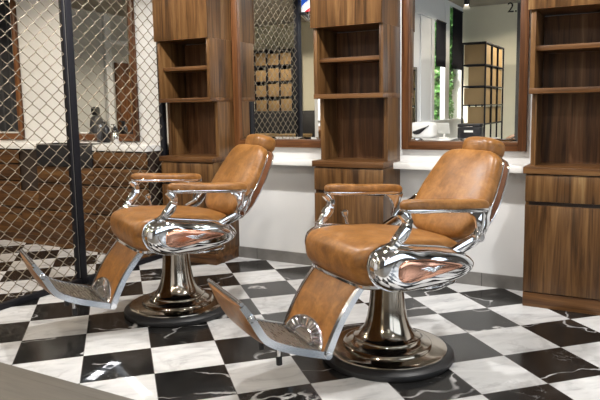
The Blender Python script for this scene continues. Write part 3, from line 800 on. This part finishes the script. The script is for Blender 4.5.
o = obj('ivy', ivy(), 'leaf', None, None); tag(o, 'green ivy growing behind the court window, seen in the mirror', 'ivy', None, 'stuff')
struct('floor.002', bx(B(), -4.48, -2.97, YF, -.62, -.05, 0), 'courtyard')
# standing mirror frame by the court wall, seen at the left of mirror 2
t = thing('standing_mirror', 'grey framed standing mirror at the left of the reflection in mirror numbered 2', 'mirror', (-2.83, .02, 0))
b = B(); bx(b, -.02, .02, -.20, -.16, .0, 1.75, .003); bx(b, -.02, .02, .16, .20, .0, 1.75, .003); bx(b, -.02, .02, -.16, .16, 1.71, 1.75, .003); bx(b, -.02, .02, -.16, .16, 0, .04, .003); obj('frame', b, 'steel_edge', t)
obj('glass', bx(B(), -.01, .012, -.16, .16, .04, 1.71), 'mirror', t, None)

# left room: dark curtain, brown door leaf, white post, seen in the far mirrors
def curtain(y0, y1):
    b = B(); n = 90
    fr = [(XL + .10 + .035 * math.sin(i * .9), y0 + (y1 - y0) * i / n) for i in range(n + 1)]
    ring_loft(b, [[(x, y, z) for x, y in fr] + [(x - .006, y, z) for x, y in reversed(fr)] for z in (.02, CH - .1)])
    return b
o = thing('dark_curtain', 'dark pleated curtain reflected in the mirror at the left edge', 'curtain', (0, 0, 0))
obj('cloth', curtain(1.75, 3.6), 'greychair', o, 50)
b = B(); sweep(b, [(XL + .10, 1.65, CH - .08), (XL + .10, 3.7, CH - .08)], .015, .015); obj('rail', b, 'steel', o)
d_ = struct('door_1', bx(B(), XL, XL + .05, -.42, -.02, 0, 2.08, .004), 'walnut_frame')
b = B(); sweep(b, [(XL + .05, -.07, 1.0), (XL + .09, -.07, 1.0), (XL + .09, -.17, 1.0)], .009, .009); obj('door_handle', b, 'chrome', d_)
struct('trim_3', bx(B(), XL, XL + .06, .08, .22, 0, CH, .004), 'trimwhite')
struct('trim_4', bx(B(), XL, XL + .07, -.5, .08, 2.40, 2.47, .004), 'trimwhite')
t = thing('client_chair', 'grey chair reflected in the mirror right of the black post', 'chair', (-7.3, 1.15, 0), R(60))
b = B(); superell(b, (0, 0, .50), (.25, .25, .07), .5, .5); obj('seat', b, 'greychair', t)
b = B(); superell(b, (0, .26, .85), (.24, .06, .30), .5, .5); obj('backrest', b, 'greychair', t)
b = B(); superell(b, (0, .27, 1.22), (.12, .05, .07), .6, .6); obj('headrest', b, 'black', t)
b = B(); lathe(b, [(.25, 0), (.25, .02), (.06, .06), (.05, .45)], 24); obj('pedestal', b, 'chrome', t)

# ------------------------------------------------------------------ track lights
def spot(x, y, watts, col=(1, .88, .72), size=164, blend=.35, rad=.05, aim=None, label=None):
    t = thing('ceiling_spot', label, 'lamp', (x, y, CH), 0, 'black ceiling spots')
    b = B(); sweep(b, [(0, 0, -.004), (0, 0, -.11)], .008, .008); bx(b, -.035, .035, -.035, .035, -.022, 0, .003); obj('mount', b, 'black', t)
    b = B(); lathe(b, [(.030, -.10), (.042, -.105), (.045, -.12), (.045, -.235), (.041, -.236), (.040, -.222)], 28); obj('can', b, 'black', t)
    b = B(); lathe(b, [(.039, -.226), (.036, -.230), (.02, -.233)], 24); obj('lens', b, 'lamp', t)
    L = bpy.data.lights.new('spot_lamp', 'SPOT'); L.energy = watts; L.color = col; L.spot_size = R(size); L.spot_blend = blend; L.shadow_soft_size = rad
    o = bpy.data.objects.new('spot_lamp', L); COL.objects.link(o); o.parent = t; o.location = (0, 0, -.29)
    if aim:
        dv = Vector(aim) - Vector((x, y, CH - .29)); o.rotation_euler = dv.to_track_quat('-Z', 'Y').to_euler()
    return t
WARM = (1, .86, .69); NEUT = (1, .975, .95)
spots = [(-6.6, 2.6, 130, WARM), (-4.6, 2.75, 150, WARM), (-2.75, 2.9, 270, NEUT), (-1.35, 2.9, 270, NEUT), (.10, 2.9, 270, NEUT),
         (-5.4, .4, 130, WARM), (-2.42, 1.0, 80, NEUT), (-.4, .9, 60, NEUT), (1.4, .8, 60, NEUT), (-2.38, -1.15, 110, WARM), (-1.3, -2.0, 420, WARM), (1.4, -1.8, 120, NEUT), (-6.2, -1.2, 380, WARM)]  # row over the planks added as fill, strong rear spot to brighten beige wall
names = ['above the drawer counter behind the mesh', 'above the mesh partition', 'above the left barber chair', 'above the right barber chair', 'above the right walnut unit',
         'added as fill in the room behind the mesh', 'added as fill above the edge of the checkered floor', 'added as fill above the plank floor', 'added as fill near the shop front', 'by the mirrored crate rack', 'added to brighten the beige wall in the rear of the shop', 'in the rear by the shop front', 'above the mirrored cartons']
for (x, y, wv, c_), nme in zip(spots, names): spot(x, y, wv * .75, c_, label='black cylindrical ceiling spot ' + nme)

# gobo projector: throws a straight razor shape on the tiles
PJ = (-2.13, 2.02)
t = thing('gobo_projector', 'black ceiling projector throwing a white razor shape on the floor', 'projector', (PJ[0], PJ[1], CH))
b = B(); sweep(b, [(0, 0, -.004), (0, 0, -.08)], .009, .009); obj('mount', b, 'black', t)
b = B(); lathe(b, [(.04, -.07), (.055, -.075), (.055, -.22), (.045, -.23), (.045, -.28), (.041, -.28), (.040, -.27)], 28); obj('barrel', b, 'black', t)
L = bpy.data.lights.new('razor_beam', 'SPOT'); L.energy = 2400; L.color = (.93, .96, 1); L.spot_size = R(20); L.spot_blend = 0; L.shadow_soft_size = .002
L.use_nodes = True
lo = bpy.data.objects.new('razor_beam', L); COL.objects.link(lo); lo.parent = t; lo.location = (0, 0, -.285)
hgt = CH - .285
class LT(NT):
    def __init__(s, l): s.t = l.node_tree; s.n = s.t.nodes; s.bsdf = None
k = LT(L); em = k.n['Emission']
nrm = k.add('ShaderNodeTexCoord').outputs['Normal']; sp = k.add('ShaderNodeSeparateXYZ'); k.put(sp.inputs[0], nrm)
zz = k.math('ABSOLUTE', sp.outputs[2])
GS = 1.0
gx = k.math('MULTIPLY', k.math('DIVIDE', sp.outputs[0], zz), hgt * GS); gy = k.math('MULTIPLY', k.math('DIVIDE', sp.outputs[1], zz), hgt * GS)
def boxmask(ax, ay, bx_, by_, w0, w1, soft=.004):
    ax -= PJ[0]; ay -= PJ[1]; bx_ -= PJ[0]; by_ -= PJ[1]
    L_ = math.hypot(bx_ - ax, by_ - ay); ux, uy = (bx_ - ax) / L_, (by_ - ay) / L_
    dx = k.math('SUBTRACT', gx, ax); dy = k.math('SUBTRACT', gy, ay)
    a = k.math('ADD', k.math('MULTIPLY', dx, ux), k.math('MULTIPLY', dy, uy))
    c = k.math('ABSOLUTE', k.math('SUBTRACT', k.math('MULTIPLY', dy, ux), k.math('MULTIPLY', dx, uy)))
    tpar = k.math('DIVIDE', a, L_)
    wd = k.math('ADD', w0, k.math('MULTIPLY', tpar, w1 - w0))
    inside = k.math('DIVIDE', k.math('SUBTRACT', wd, c), soft, clamp=True)
    ends = k.math('DIVIDE', k.math('MINIMUM', a, k.math('SUBTRACT', L_, a)), soft, clamp=True)
    return k.math('MULTIPLY', inside, ends), tpar
blade, _ = boxmask(-2.176, 1.917, -2.206, 2.022, .026, .024)
collar, _ = boxmask(-2.206, 2.046, -2.217, 2.128, .026, .032)
def disc(x, y, r): 
    dx = k.math('SUBTRACT', gx, x - PJ[0]); dy = k.math('SUBTRACT', gy, y - PJ[1])
    return k.math('DIVIDE', k.math('SUBTRACT', r, k.math('SQRT', k.math('ADD', k.math('MULTIPLY', dx, dx), k.math('MULTIPLY', dy, dy)))), .004, clamp=True)
hole = disc(-2.206, 2.072, .021)
collar = k.math('MULTIPLY', collar, k.math('SUBTRACT', 1.0, hole))
handle, tp = boxmask(-2.180, 2.095, -1.825, 1.917, .014, .027, .010)
handle = k.math('MULTIPLY', handle, k.math('ADD', .060, k.math('MULTIPLY', tp, -.048)))
tot = k.math('MAXIMUM', k.math('MAXIMUM', blade, collar), handle)
k.put(em.inputs['Strength'], k.math('MULTIPLY', tot, 14.0))

# ------------------------------------------------------------------ daylight
wd = bpy.data.worlds.new('daylight'); SC.world = wd; wd.use_nodes = True
wd.node_tree.nodes['Background'].inputs[0].default_value = (.80, .90, 1, 1)
wd.node_tree.nodes['Background'].inputs[1].default_value = 3.8
def portal(loc, rot, sx, sy):
    L = bpy.data.lights.new('window_portal', 'AREA'); L.shape = 'RECTANGLE'; L.size = sx; L.size_y = sy; L.cycles.is_portal = True
    o = bpy.data.objects.new('window_portal', L); COL.objects.link(o); o.location = loc; o.rotation_euler = rot
portal((XR + .13, -1.3, 1.45), (0, R(90), 0), 2.2, 2.4)
portal((XR + .13, 1.5, 1.45), (0, R(90), 0), 2.2, 2.8)
portal((-3.7, -1.8, CH + .62), (0, 0, 0), 1.55, 2.3)

sl = bpy.data.lights.new('sun', 'SUN'); sl.energy = 22; sl.angle = R(3); sl.color = (1, .97, .92)
so = bpy.data.objects.new('sun', sl); COL.objects.link(so); so.rotation_euler = Vector((.14, -.62, -1)).to_track_quat('-Z', 'Y').to_euler()

# ------------------------------------------------------------------ camera
YAW, PITCH, ROLL = R(28.886462), .12, -.0173052238
FPX, CXP, CYP = 624.0615548, 300.0, 182.7019359
ex = Vector((math.cos(YAW), math.sin(YAW), 0)); fh = Vector((-math.sin(YAW), math.cos(YAW), 0)); ez = Vector((0, 0, 1))
fwd = fh * math.cos(PITCH) - ez * math.sin(PITCH); up = ez * math.cos(PITCH) + fh * math.sin(PITCH)
cr, sr = math.cos(ROLL), math.sin(ROLL)
right = ex * cr + up * sr; upv = up * cr - ex * sr
cam = bpy.data.cameras.new('camera'); co = bpy.data.objects.new('camera', cam); COL.objects.link(co)
mw = Matrix((right, upv, -fwd)).transposed().to_4x4(); mw.translation = Vector((0, 0, 1.2219)); co.matrix_world = mw
cam.sensor_width = 36; cam.lens = FPX * 36 / 600; cam.shift_x = (300 - CXP) / 600; cam.shift_y = -(200 - CYP) / 600; cam.clip_start = .02
SC.camera = co
SC.view_settings.view_transform = 'Standard'; SC.view_settings.look = 'None'; SC.view_settings.gamma = 1; SC.view_settings.use_curve_mapping = False
SC.view_settings.exposure = -0.52
SC.cycles.use_adaptive_sampling = False; SC.cycles.max_bounces = 10; SC.cycles.glossy_bounces = 8; SC.cycles.transparent_max_bounces = 12; SC.cycles.sample_clamp_indirect = 6
